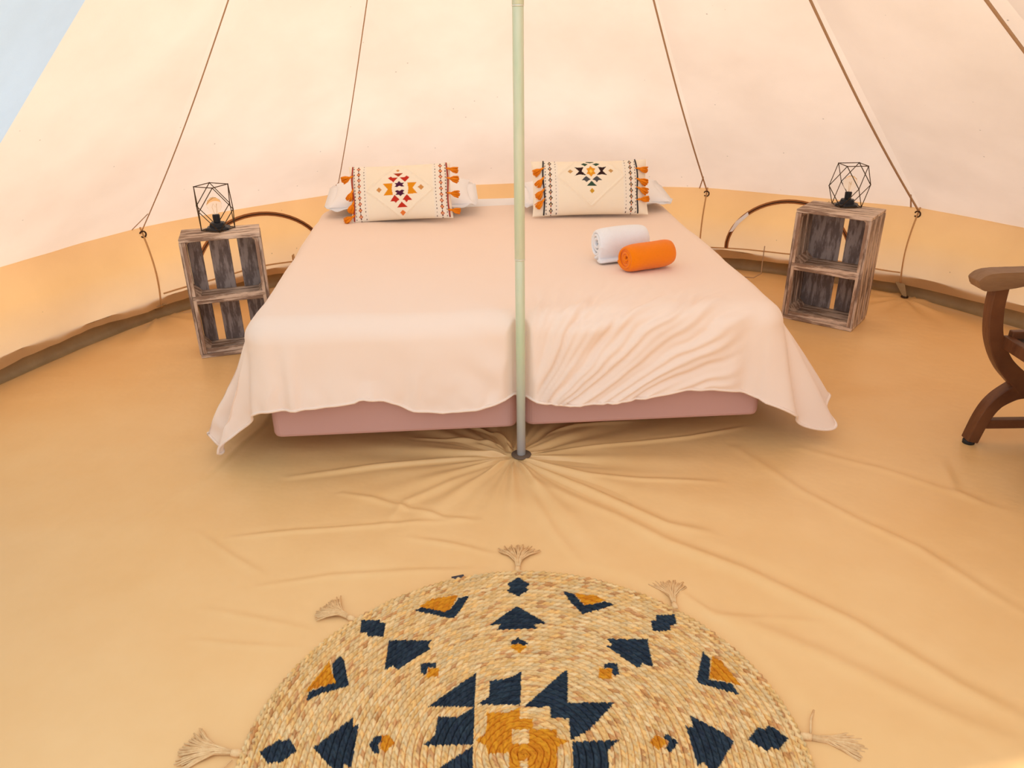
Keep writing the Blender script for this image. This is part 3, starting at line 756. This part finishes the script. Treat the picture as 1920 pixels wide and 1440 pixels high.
# ---------------------------------------------------------------- rolled towels
def towel_roll(R, L, turns, thick, seed, squash=1.0):
    r_ = random.Random(seed); nphi, ny = int(turns * 36), 26; P = np.zeros((nphi + 1, ny + 1, 3))
    for i in range(nphi + 1):
        f = i / nphi; ph = 2 * PI * turns * f; r = .004 + (R - thick / 2 - .004) * f
        rec = .010 * (1 - f) + .004 * math.sin(ph * .7 + seed)
        for j in range(ny + 1):
            y = -1 + 2 * j / ny
            k = 1 - .22 * abs(y) ** 7 * f
            rr = r * k * (1 + .02 * math.sin(3 * ph + 4 * y) * f)
            P[i, j] = (y * (L / 2 - rec), rr * math.cos(ph + seed), rr * math.sin(ph + seed) * squash)
    b = MB(); b.grid(P); return b
def put_roll(name, label, R, L, loc, yaw, m, seed, squash=1.0, turns=4.6):
    root = tag(empty(name, loc, yaw), label, 'towel')
    o = towel_roll(R, L, turns, R / 5.2, seed, squash).build('rolled_cloth', m, root, smooth=True, fix=False)
    md = o.modifiers.new('thickness', 'SOLIDIFY'); md.thickness = R / 5.6; md.offset = 0
    md = o.modifiers.new('smooth', 'SUBSURF'); md.levels = 1; md.render_levels = 1
    return root
put_roll('rolled_towel', 'orange towel rolled up in front of the white one', .060, .225, (.545, .520, .556 + .057), math.radians(27), M['orange_towel'], 2.2)
tw = put_roll('rolled_towel', 'white towel rolled up behind the orange one', .066, .23, (.455, .680, .556 + .072), math.radians(20), M['white_towel'], 0.9, 1.12, 3.6)
# the loose end of the white towel curled under its left side
b = MB(); P = np.zeros((30, 12, 3))
for i in range(30):
    t = i / 29
    if t < .45:
        q = t / .45; y, z = -.058 + .012 * q, .0 - .055 * q
    else:
        a = (t - .45) / .55 * 1.55 * PI; y, z = -.046 - .022 * math.sin(a) * 1.0, -.052 - .0 + .018 * (math.cos(a) - 1) * .5
    for j in range(12): P[i, j] = (-.118 + .12 * j / 11, y, z)
b.grid(P); b.build('loose_end', M['white_towel'], tw, smooth=True, solid=.012, sub=1)

# ---------------------------------------------------------------- crates used as bedside shelves
def crate(name, loc, yaw, label, gaps, W_=.358, D_=.252, H_=.585):
    """upended fruit crate: x across, y depth, z up, origin at the front left foot"""
    r_ = random.Random(len(label)); root = tag(empty(name, loc, yaw), label, 'crate', 'upended fruit crates used as bedside tables')
    def plank(c, d, m, nm='plank', wob=.004):
        b = MB(); R = Euler((r_.uniform(-wob, wob), r_.uniform(-wob, wob), r_.uniform(-wob, wob))).to_matrix()
        b.box((0, 0, 0), d, R)
        o = b.build(nm, m, root, bevel=.0018); o.location = c; return o
    t = .012; te = .017
    # ends (top and bottom) and the middle shelf: two boards each
    for z, nm in ((te / 2 + .001, 'plank'), (H_ - te / 2, 'plank')):
        for y0, y1 in ((0, D_ * .47), (D_ * .52, D_)):
            plank((W_ / 2, (y0 + y1) / 2, z), (W_ - .004, y1 - y0, te), M['plank_h'], nm)
    for y0, y1 in ((.006, D_ * .42), (D_ * .45, D_ - .012)):
        plank((W_ / 2, (y0 + y1) / 2, H_ * .475), (W_ - 2 * t - .004, y1 - y0, .016), M['plank_h'], 'shelf_board')
    plank((W_ / 2, .008, H_ * .475 + .020), (W_ - 2 * t - .006, .012, .022), M['plank_h'], 'shelf_lip')
    plank((W_ / 2, .022, te + .012), (W_ - 2 * t - .006, .010, .022), M['plank_h'], 'shelf_lip')
    # upright side boards, outside
    for x in (t / 2, W_ - t / 2):
        for y0, y1 in ((.0, D_ * .285), (D_ * .34, D_ * .63), (D_ * .69, D_)):
            plank((x, (y0 + y1) / 2, H_ / 2), (t, y1 - y0, H_ - 2 * te - .002), M['plank_v'], 'plank')
    # front stiles
    for x in (t + .009, W_ - t - .009):
        plank((x, .012, H_ / 2), (.016, .016, H_ - 2 * te - .004), M['post'], 'stile')
    # back boards
    xs = gaps
    for x0, x1 in xs:
        plank(((x0 + x1) / 2, D_ - .006, H_ / 2), (x1 - x0, .011, H_ - 2 * te - .002), M['plank_grey'], 'plank')
    # triangular corner blocks running front to back
    s = .034
    for zc, sz in ((te + .001, 1), (H_ - te - .001, -1), (H_ * .475 + .0095, 1)):
        for xc, sx in ((t + .001, 1), (W_ - t - .001, -1)):
            b = MB(); A = [(xc, zc), (xc + sx * s, zc), (xc, zc + sz * s)]
            b.add([(x, .022, z) for x, z in A] + [(x, D_ - .014, z) for x, z in A], [(0, 1, 2), (5, 4, 3), (0, 3, 4, 1), (1, 4, 5, 2), (2, 5, 3, 0)])
            b.build('corner_block', M['post'], root, bevel=.001)
    return root
cL = crate('wooden_crate', (-1.503, .972, 0), math.radians(17), 'weathered wooden crate stood on end on the left side of the bed', [(.014, .078), (.114, .206), (.244, .344)], D_=.195)
cR = crate('wooden_crate', (1.452, 1.437, 0), math.radians(-38.5), 'weathered wooden crate stood on end on the right side of the bed', [(.014, .176), (.200, .354)], W_=.368)

# ---------------------------------------------------------------- wire lamps
def lamp(loc, yaw, label):
    root = tag(empty('table_lamp', loc, yaw), label, 'lamp', 'wire cage lamps on the crates')
    T = [Vector((.075 * math.cos(a), .075 * math.sin(a), .205)) for a in [k * PI / 2 for k in range(4)]]
    Md = [Vector((.106 * math.cos(a), .106 * math.sin(a), .103)) for a in [k * PI / 2 + PI / 4 for k in range(4)]]
    Bt = [Vector((.075 * math.cos(a), .075 * math.sin(a), .003)) for a in [k * PI / 2 for k in range(4)]]
    b = MB()
    for k in range(4):
        for A, B in ((T[k], T[(k + 1) % 4]), (Bt[k], Bt[(k + 1) % 4]), (T[k], Md[k]), (T[(k + 1) % 4], Md[k]), (Bt[k], Md[k]), (Bt[(k + 1) % 4], Md[k])):
            b.tube([A, B], .0022, 6)
    for p in T + Md + Bt: b.lathe([(.0005, -.0034), (.0034, 0), (.0005, .0034)], 8, p)
    b.build('wire_cage', M['wire'], root, smooth=True)
    b = MB(); b.lathe([(.058, .001), (.062, .006), (.056, .012), (.040, .016), (.037, .030), (.033, .034), (.015, .036)], 6, rot=.3); b.build('lamp_base', M['black'], root, bevel=.001)
    b = MB(); b.lathe([(.016, .034), (.017, .068), (.0135, .072)], 20); b.build('socket', M['black'], root, smooth=False, bevel=.001)
    b = MB(); b.lathe([(.010, .068), (.012, .078), (.024, .090), (.033, .105), (.034, .120), (.027, .137), (.013, .148), (.0008, .151)], 24)
    b.build('bulb', M['glass'], root, smooth=True)
    b = MB(); b.tube([(-.004, 0, .07), (-.010, 0, .105), (-.004, .004, .12), (.004, -.004, .105), (.010, 0, .12), (.004, 0, .07)], .0007, 5); b.build('filament', M['filament'], root)
    return root
lamp((-1.380, 1.155, .586), math.radians(24), 'black wire cage lamp on the left crate')
lamp((1.722, 1.480, .588), math.radians(46), 'black wire cage lamp on the right crate')

# ---------------------------------------------------------------- wooden armchair with X-shaped side frames
def beam(pts, wd, th, y, n_sub=8):
    """flat curved member in the x-z plane: centre line pts, width wd along the line's normal, thickness th in y"""
    P = [Vector((p[0], 0, p[1])) for p in pts]; out = []; ws = []
    for i in range(len(P) - 1):
        p0 = P[max(i - 1, 0)]; p1 = P[i]; p2 = P[i + 1]; p3 = P[min(i + 2, len(P) - 1)]
        for k in range(n_sub):
            t = k / n_sub; out.append(.5 * ((2 * p1) + (-p0 + p2) * t + (2 * p0 - 5 * p1 + 4 * p2 - p3) * t * t + (-p0 + 3 * p1 - 3 * p2 + p3) * t ** 3)); ws.append(wd[i] + (wd[i + 1] - wd[i]) * t)
    out.append(P[-1]); ws.append(wd[-1])
    b = MB(); vs = []
    for i, p in enumerate(out):
        t = (out[min(i + 1, len(out) - 1)] - out[max(i - 1, 0)]).normalized(); nn = Vector((t.z, 0, -t.x)) * ws[i] / 2
        for q, yy in ((p + nn, y - th / 2), (p + nn, y + th / 2), (p - nn, y + th / 2), (p - nn, y - th / 2)): vs.append((q.x, yy, q.z))
    m = len(out)
    b.add(vs, [(4 * i + k, 4 * i + (k + 1) % 4, 4 * i + 4 + (k + 1) % 4, 4 * i + 4 + k) for i in range(m - 1) for k in range(4)] + [(3, 2, 1, 0), (4 * m - 4, 4 * m - 3, 4 * m - 2, 4 * m - 1)])
    return b
CH = tag(empty('armchair', (1.905, -.155, 0)), 'dark wooden armchair with curved X-shaped legs at the right edge', 'armchair')
hx = 0.0
def side_frame(y):
    # front upright sweeping down to the hub and through to the front foot; mirrored at the back
    for s in (-1, 1):
        beam([(s * .232, .618), (s * .228, .53), (s * .205, .43), (s * .150, .335), (s * .072, .262), (s * .03, .225)], [.050, .050, .052, .056, .066, .074], .044, y + s * .0015).build('upright', M['teak'], CH, smooth=False, bevel=.010)
        beam([(s * .045, .232), (s * .085, .215), (s * .135, .175), (s * .165, .115), (s * .188, .014)], [.078, .060, .048, .044, .040], .048, y - s * .0012).build('leg', M['teak'], CH, smooth=False, bevel=.010)
        b = MB(); b.lathe([(.021, 0), (.022, .012), (.020, .016)], 16, (s * .190, y, 0)); b.build('foot_pad', M['rubber'], CH, smooth=True)
    b = MB(); b.lathe([(.002, 0), (.050, 0), (.052, .008), (.040, .012), (.034, .020), (.018, .018), (.010, .026), (.001, .028)], 28)
    for yy, rx in ((y - .0265, PI / 2),):
        o = b.build('hub_rosette', M['teak'], CH, smooth=True); o.location = (.012, yy, .222); o.rotation_euler = (rx, 0, 0)
    b = MB(); b.box((0, y, .085), (.32, .030, .036)); b.build('stretcher', M['teak'], CH, bevel=.004)
    # armrest with rounded, slightly drooping front end
    beam([(-.320, .632), (-.315, .634), (-.302, .637), (-.282, .640), (-.25, .643), (-.2, .647), (-.12, .655), (0, .662), (.15, .662), (.27, .655)], [.018, .038, .054, .062, .062, .056, .042, .036, .036, .036], .070, y).build('armrest', M['arm'], CH, smooth=False, bevel=.010)
for y in (.215, -.245): side_frame(y)
b = MB(); b.box((.02, -.015, .425), (.36, .40, .020)); b.build('seat', M['leather'], CH, bevel=.006)
for x in (-.165, .205):
    b = MB(); b.box((x, -.015, .418), (.03, .44, .045)); b.build('seat_rail', M['teak'], CH, bevel=.004)
for y in (.195, -.225):
    b = MB(); b.box((.02, y, .445), (.36, .026, .030)); b.build('seat_rail', M['teak'], CH, bevel=.004)
b = MB(); b.box((.262, -.015, .80), (.022, .42, .20), Euler((0, .12, 0)).to_matrix()); b.build('backrest', M['teak'], CH, bevel=.006)
for y in (.195, -.225):
    beam([(.24, .64), (.255, .76), (.275, .92)], [.05, .045, .04], .036, y).build('back_post', M['teak'], CH, bevel=.006)

# ---------------------------------------------------------------- braided jute rug
RUG_DARK = [[(-0.005, 0.594), (0.027, 0.563), (0.017, 0.548), (0.026, 0.537), (-0.006, 0.511), (-0.037, 0.535), (-0.027, 0.549), (-0.035, 0.564)], [(-0.288, 0.46), (-0.258, 0.477), (-0.204, 0.453), (-0.189, 0.466), (-0.172, 0.506), (-0.142, 0.517), (-0.162, 0.461), (-0.178, 0.43), (-0.189, 0.428)], [(0.119, 0.532), (0.15, 0.518), (0.164, 0.491), (0.176, 0.471), (0.235, 0.486), (0.258, 0.473), (0.168, 0.437), (0.139, 0.482)], [(-0.009, 0.473), (0.069, 0.403), (0.035, 0.401), (0.045, 0.385), (-0.063, 0.382), (-0.052, 0.405), (-0.084, 0.4)], [(-0.426, 0.426), (-0.376, 0.425), (-0.375, 0.415), (-0.359, 0.415), (-0.358, 0.363), (-0.398, 0.365), (-0.405, 0.378), (-0.422, 0.38)], [(0.363, 0.43), (0.414, 0.432), (0.412, 0.393), (0.393, 0.39), (0.392, 0.373), (0.344, 0.368), (0.346, 0.409), (0.359, 0.41)], [(-0.342, 0.35), (-0.229, 0.348), (-0.239, 0.332), (-0.233, 0.318), (-0.308, 0.249), (-0.32, 0.262), (-0.339, 0.246)], [(0.221, 0.344), (0.326, 0.343), (0.324, 0.245), (0.299, 0.26), (0.291, 0.243), (0.216, 0.319), (0.232, 0.323)], [(-0.029, 0.337), (-0.008, 0.354), (0.017, 0.333), (0.007, 0.322), (-0.008, 0.334), (-0.023, 0.327)], [(-0.251, 0.268), (-0.213, 0.27), (-0.212, 0.254), (-0.232, 0.254), (-0.235, 0.233), (-0.248, 0.235)], [(0.204, 0.26), (0.237, 0.261), (0.238, 0.224), (0.222, 0.223), (0.219, 0.243), (0.203, 0.247)], [(-0.221, 0.134), (-0.112, 0.236), (-0.112, 0.132)], [(-0.107, 0.138), (-0.079, 0.161), (-0.078, 0.21), (-0.034, 0.216), (-0.001, 0.237), (-0.005, 0.135)], [(0.003, 0.13), (0.106, 0.24), (0.113, 0.24), (0.106, 0.14), (0.216, 0.14), (0.176, 0.093), (0.146, 0.061), (0.105, 0.036), (0.105, 0.095), (0.064, 0.098), (0.064, 0.129)], [(-0.222, 0.027), (-0.198, 0.056), (-0.195, 0.105), (-0.149, 0.104), (-0.112, 0.132), (-0.111, 0.028)], [(-0.19, -0.036), (-0.111, 0.025), (-0.109, -0.042)], [(0.108, 0.032), (0.212, 0.036), (0.184, 0.008), (0.181, -0.051), (0.105, -0.05)], [(-0.46, 0.299), (-0.446, 0.285), (-0.417, 0.199), (-0.48, 0.177), (-0.511, 0.155), (-0.509, 0.183), (-0.456, 0.211), (-0.473, 0.27)], [(-0.58, 0.016), (-0.544, 0.049), (-0.535, 0.042), (-0.524, 0.052), (-0.498, 0.019), (-0.527, -0.014), (-0.536, -0.008), (-0.552, -0.015)], [(-0.464, 0.026), (-0.39, 0.107), (-0.386, 0.081), (-0.374, 0.086), (-0.37, -0.027), (-0.386, -0.017), (-0.391, -0.042), (-0.421, -0.019)], [(-0.342, 0.031), (-0.33, 0.056), (-0.317, 0.054), (-0.315, 0.04), (-0.322, 0.031), (-0.315, 0.011), (-0.326, 0.007)], [(0.458, 0.298), (0.471, 0.272), (0.452, 0.205), (0.502, 0.192), (0.514, 0.156), (0.47, 0.175), (0.425, 0.194), (0.422, 0.205)], [(0.384, 0.099), (0.451, 0.047), (0.464, 0.026), (0.414, -0.039), (0.395, -0.044), (0.386, -0.023), (0.371, -0.034), (0.367, 0.071), (0.383, 0.065)], [(0.528, 0.065), (0.54, 0.058), (0.555, 0.07), (0.588, 0.034), (0.555, 0.003), (0.543, 0.011), (0.529, 0.001), (0.498, 0.033)], [(0.311, 0.044), (0.323, 0.05), (0.341, 0.026), (0.322, 0.002), (0.31, 0.012), (0.321, 0.029)]]
RUG_OCHRE = [[(-0.277, 0.475), (-0.244, 0.507), (-0.173, 0.52), (-0.189, 0.466), (-0.204, 0.453)], [(0.15, 0.523), (0.21, 0.511), (0.236, 0.49), (0.176, 0.471)], [(-0.031, 0.322), (-0.011, 0.332), (0.015, 0.322), (-0.004, 0.299)], [(-0.232, 0.253), (-0.205, 0.253), (-0.204, 0.225), (-0.239, 0.222), (-0.23, 0.238)], [(0.19, 0.245), (0.222, 0.243), (0.218, 0.211), (0.186, 0.213)], [(-0.083, 0.115), (-0.039, 0.114), (-0.006, 0.128), (-0.007, 0.096), (0.023, 0.096), (0.022, 0.068), (0.076, 0.065), (0.075, 0.043), (0.103, 0.035), (0.076, 0.02), (0.072, -0.001), (0.072, -0.05), (-0.032, -0.048), (-0.032, 0.006), (-0.078, 0.004), (-0.083, 0.027), (-0.107, 0.038), (-0.084, 0.059), (-0.082, 0.092)], [(-0.482, 0.282), (-0.466, 0.24), (-0.451, 0.211), (-0.52, 0.183), (-0.5, 0.229)], [(-0.317, 0.055), (-0.301, 0.057), (-0.284, 0.035), (-0.303, 0.01), (-0.316, 0.021), (-0.315, 0.04)], [(0.478, 0.281), (0.497, 0.265), (0.524, 0.183), (0.502, 0.195), (0.453, 0.208)], [(0.298, 0.05), (0.315, 0.031), (0.316, 0.024), (0.294, 0.007), (0.278, 0.029)]]
RUG_PLAIN = [[(-0.025, 0.066), (0.014, 0.066), (0.012, 0.029), (-0.026, 0.029)], [(-0.008, -0.017), (0.009, -0.01), (0.008, -0.049), (-0.009, -0.049)]]
STRAW = np.array(srgb(242, 188, 112)); STRAW2 = np.array(srgb(240, 204, 148)); RUST = np.array(srgb(200, 130, 74))
DARK = np.array(srgb(44, 56, 64)); DARK2 = np.array(srgb(34, 42, 54)); OCH = np.array(srgb(226, 150, 32)); OCH2 = np.array(srgb(206, 122, 22))
rug = tag(empty('round_rug', (RUG_C[0], RUG_C[1], 0)), 'round braided jute rug with black and ochre triangles and tassels', 'rug')
def h2(a, b, s=0.0):
    x = np.sin(a * 127.1 + b * 311.7 + s * 74.7) * 43758.5453; return x - np.floor(x)
RR = .622; PITCH = .0152; NROW = int(RR / PITCH)
def dye(X, Y, sid, rid):
    n1 = h2(sid, rid); n2 = h2(sid, rid, 3.0)
    n3 = .5 + .5 * np.sin(3.1 * X * 3 + 2 * np.sin(Y * 7) + rid * .9)
    col = STRAW * (1 - n1[:, None]) + STRAW2 * n1[:, None]
    col = np.where(((n2 > .93) | ((n2 > .80) & (n3 > .85)))[:, None], RUST * .7 + col * .3, col)
    col = col * (.80 + .28 * h2(sid, rid, 9.0))[:, None]
    inner = np.zeros(len(X), bool)
    for P in RUG_DARK: inner |= inpoly(X, Y, P)
    D = DARK * (1 - n1[:, None]) + DARK2 * n1[:, None]; D = D * (.8 + .55 * h2(sid, rid, 5.0))[:, None]
    oc = np.zeros(len(X), bool)
    for P in RUG_OCHRE: oc |= inpoly(X, Y, P)
    for P in RUG_PLAIN: oc &= ~inpoly(X, Y, P)
    O = OCH * (1 - n1[:, None]) + OCH2 * n1[:, None]
    col = np.where(inner[:, None], D, col); col = np.where(oc[:, None], O, col)
    return col
def mirror_polys(L): return L + [[(x, -y - .02) for x, y in P] for P in L if min(y for x, y in P) > .06]
RUG_DARK = mirror_polys(RUG_DARK); RUG_OCHRE = mirror_polys([P for P in RUG_OCHRE])
for rowi in range(NROW + 1):
    rc = RR - PITCH * (rowi + .5)
    if rc < .004: break
    n = max(16, int(2 * PI * rc / .0028)); K = 9
    A = np.linspace(0, 2 * PI, n, endpoint=False)[:, None] + np.zeros((1, K)); c = np.linspace(-1, 1, K)[None, :] + np.zeros((n, 1))
    st = .0165; nst = max(3, round(2 * PI * rc / st)); off = (rowi * .37) % 1
    a = A * nst / (2 * PI) + off
    sgn = np.sign(c + 1e-6); ph = a - np.abs(c) * .62 * 1.0 + np.where(c > 0, .5, 0)
    lobe = np.abs(np.sin(PI * ph)) ** .7
    z = .004 + .0085 * np.sqrt(np.clip(1 - (np.abs(c) * .97) ** 2.2, 0, 1)) * (.45 + .55 * lobe) - .0016 * np.exp(-(c / .16) ** 2)
    jit = h2(np.floor(ph), np.full_like(ph, rowi) + (c > 0)) ; z = z + .0012 * (jit - .5) * np.clip(1 - np.abs(c), 0, 1) ** .3
    r = rc + c * PITCH * .5 * (1.10)
    # slightly uneven outer edge
    if rowi < 2: r = r + .0022 * np.sin(A * nst / 1.0 + rowi) * (c > 0) 
    wob = .0015 * np.sin(5 * A + rowi * .5)
    r = r + wob
    X = r * np.cos(A); Y = r * np.sin(A)
    z[:, 0] = .0028; z[:, -1] = .0028
    V = np.stack([X, Y, z], -1).reshape(-1, 3); idx = np.arange(n * K).reshape(n, K); nx = np.roll(idx, -1, 0)
    F = np.stack([idx[:, :-1], idx[:, 1:], nx[:, 1:], nx[:, :-1]], -1).reshape(-1, 4)
    me = np_mesh('braid', V, F[:, ::-1])
    set_colors(me, dye(X.ravel(), Y.ravel(), np.floor(ph).ravel() + (c > 0).ravel() * .37, np.full(X.size, float(rowi))))
    link('braid', me, M['braid'], rug, smooth=True)
b = MB(); b.lathe([(.001, .0006), (RR - .004, .0006), (RR - .006, .002), (.001, .0022)], 96); b.build('backing', M['backing'], rug)
def rug_tassel(ang, L, spread, seed, bend=0.0):
    r_ = random.Random(seed); a = math.radians(ang); d = Vector((math.cos(a), math.sin(a), 0)); p0 = d * (RR - .006) + Vector((0, 0, .006))
    da = a + math.radians(bend); d2 = Vector((math.cos(da), math.sin(da), 0)); t2 = Vector((-d2.y, d2.x, 0))
    b = MB(); k0 = p0 + d * .007
    b.tube([p0 - d * .01, p0, k0], .0042, 8); b.tube([k0 - d2 * .004, k0 + d2 * .004, k0 + d2 * .012, k0 + d2 * .020], [.0062, .0088, .0085, .0070], 12)
    knot = b.build('tassel_knot', M['strand'], rug, smooth=True)
    b = MB(); n = 58
    for i in range(n):
        f = -1 + 2 * (i + r_.uniform(-.4, .4)) / (n - 1); sp = f * spread
        l = L * r_.uniform(.86, 1.04) * (1 - .10 * f * f)
        q0 = k0 + d2 * .017 + t2 * f * .004 + Vector((0, 0, r_.uniform(-.003, .003)))
        e = d2 * math.cos(sp) + t2 * math.sin(sp); cur = t2 * r_.uniform(-.008, .008)
        m1 = q0 + (d2 * .75 + e * .25).normalized() * l * .35 + Vector((0, 0, r_.uniform(.0, .006)))
        m2 = q0 + (d2 * .35 + e * .65).normalized() * l * .7 + cur; m2.z = r_.uniform(.004, .009)
        m3 = q0 + e * l + cur * 1.6; m3.z = r_.uniform(.0025, .006)
        b.tube([q0, m1, m2, m3], [.0019, .0021, .0021, .0017], 5)
    o = b.build('tassel_fringe', M['strand'], rug, smooth=True); return o
rug_tassel(90.5, .110, .62, 1, -2); rug_tassel(136, .095, .50, 2, 14); rug_tassel(178.5, .120, .46, 3, -6); rug_tassel(47.5, .100, .46, 4, 42)
rug_tassel(4, .115, .30, 5, -18)
for k, a in enumerate((225, 270, 315)): rug_tassel(a, .09, .5, 7 + k)
# one stray double strand at the right tassel and one at the left
b = MB(); b.tube([(.640, .044, .006), (.655, .085, .010), (.672, .112, .006)], [.0022, .0025, .003], 6); b.build('loose_strand', M['strand'], rug, smooth=True)
b = MB(); b.tube([(-.635, .0, .006), (-.655, -.03, .006), (-.70, -.055, .004)], .0018, 6)
b.build('loose_strand', M['strand'], rug, smooth=True)
b = MB(); a = math.radians(106.5); c_ = Vector((math.cos(a), math.sin(a), 0)) * (RR + .004); R = Euler((0, 0, a - PI / 2)).to_matrix()
b.box((c_.x, c_.y, .006), (.036, .016, .002), R); tag(b.build('label_tag', M['label'], rug), 'small dark woven tag')
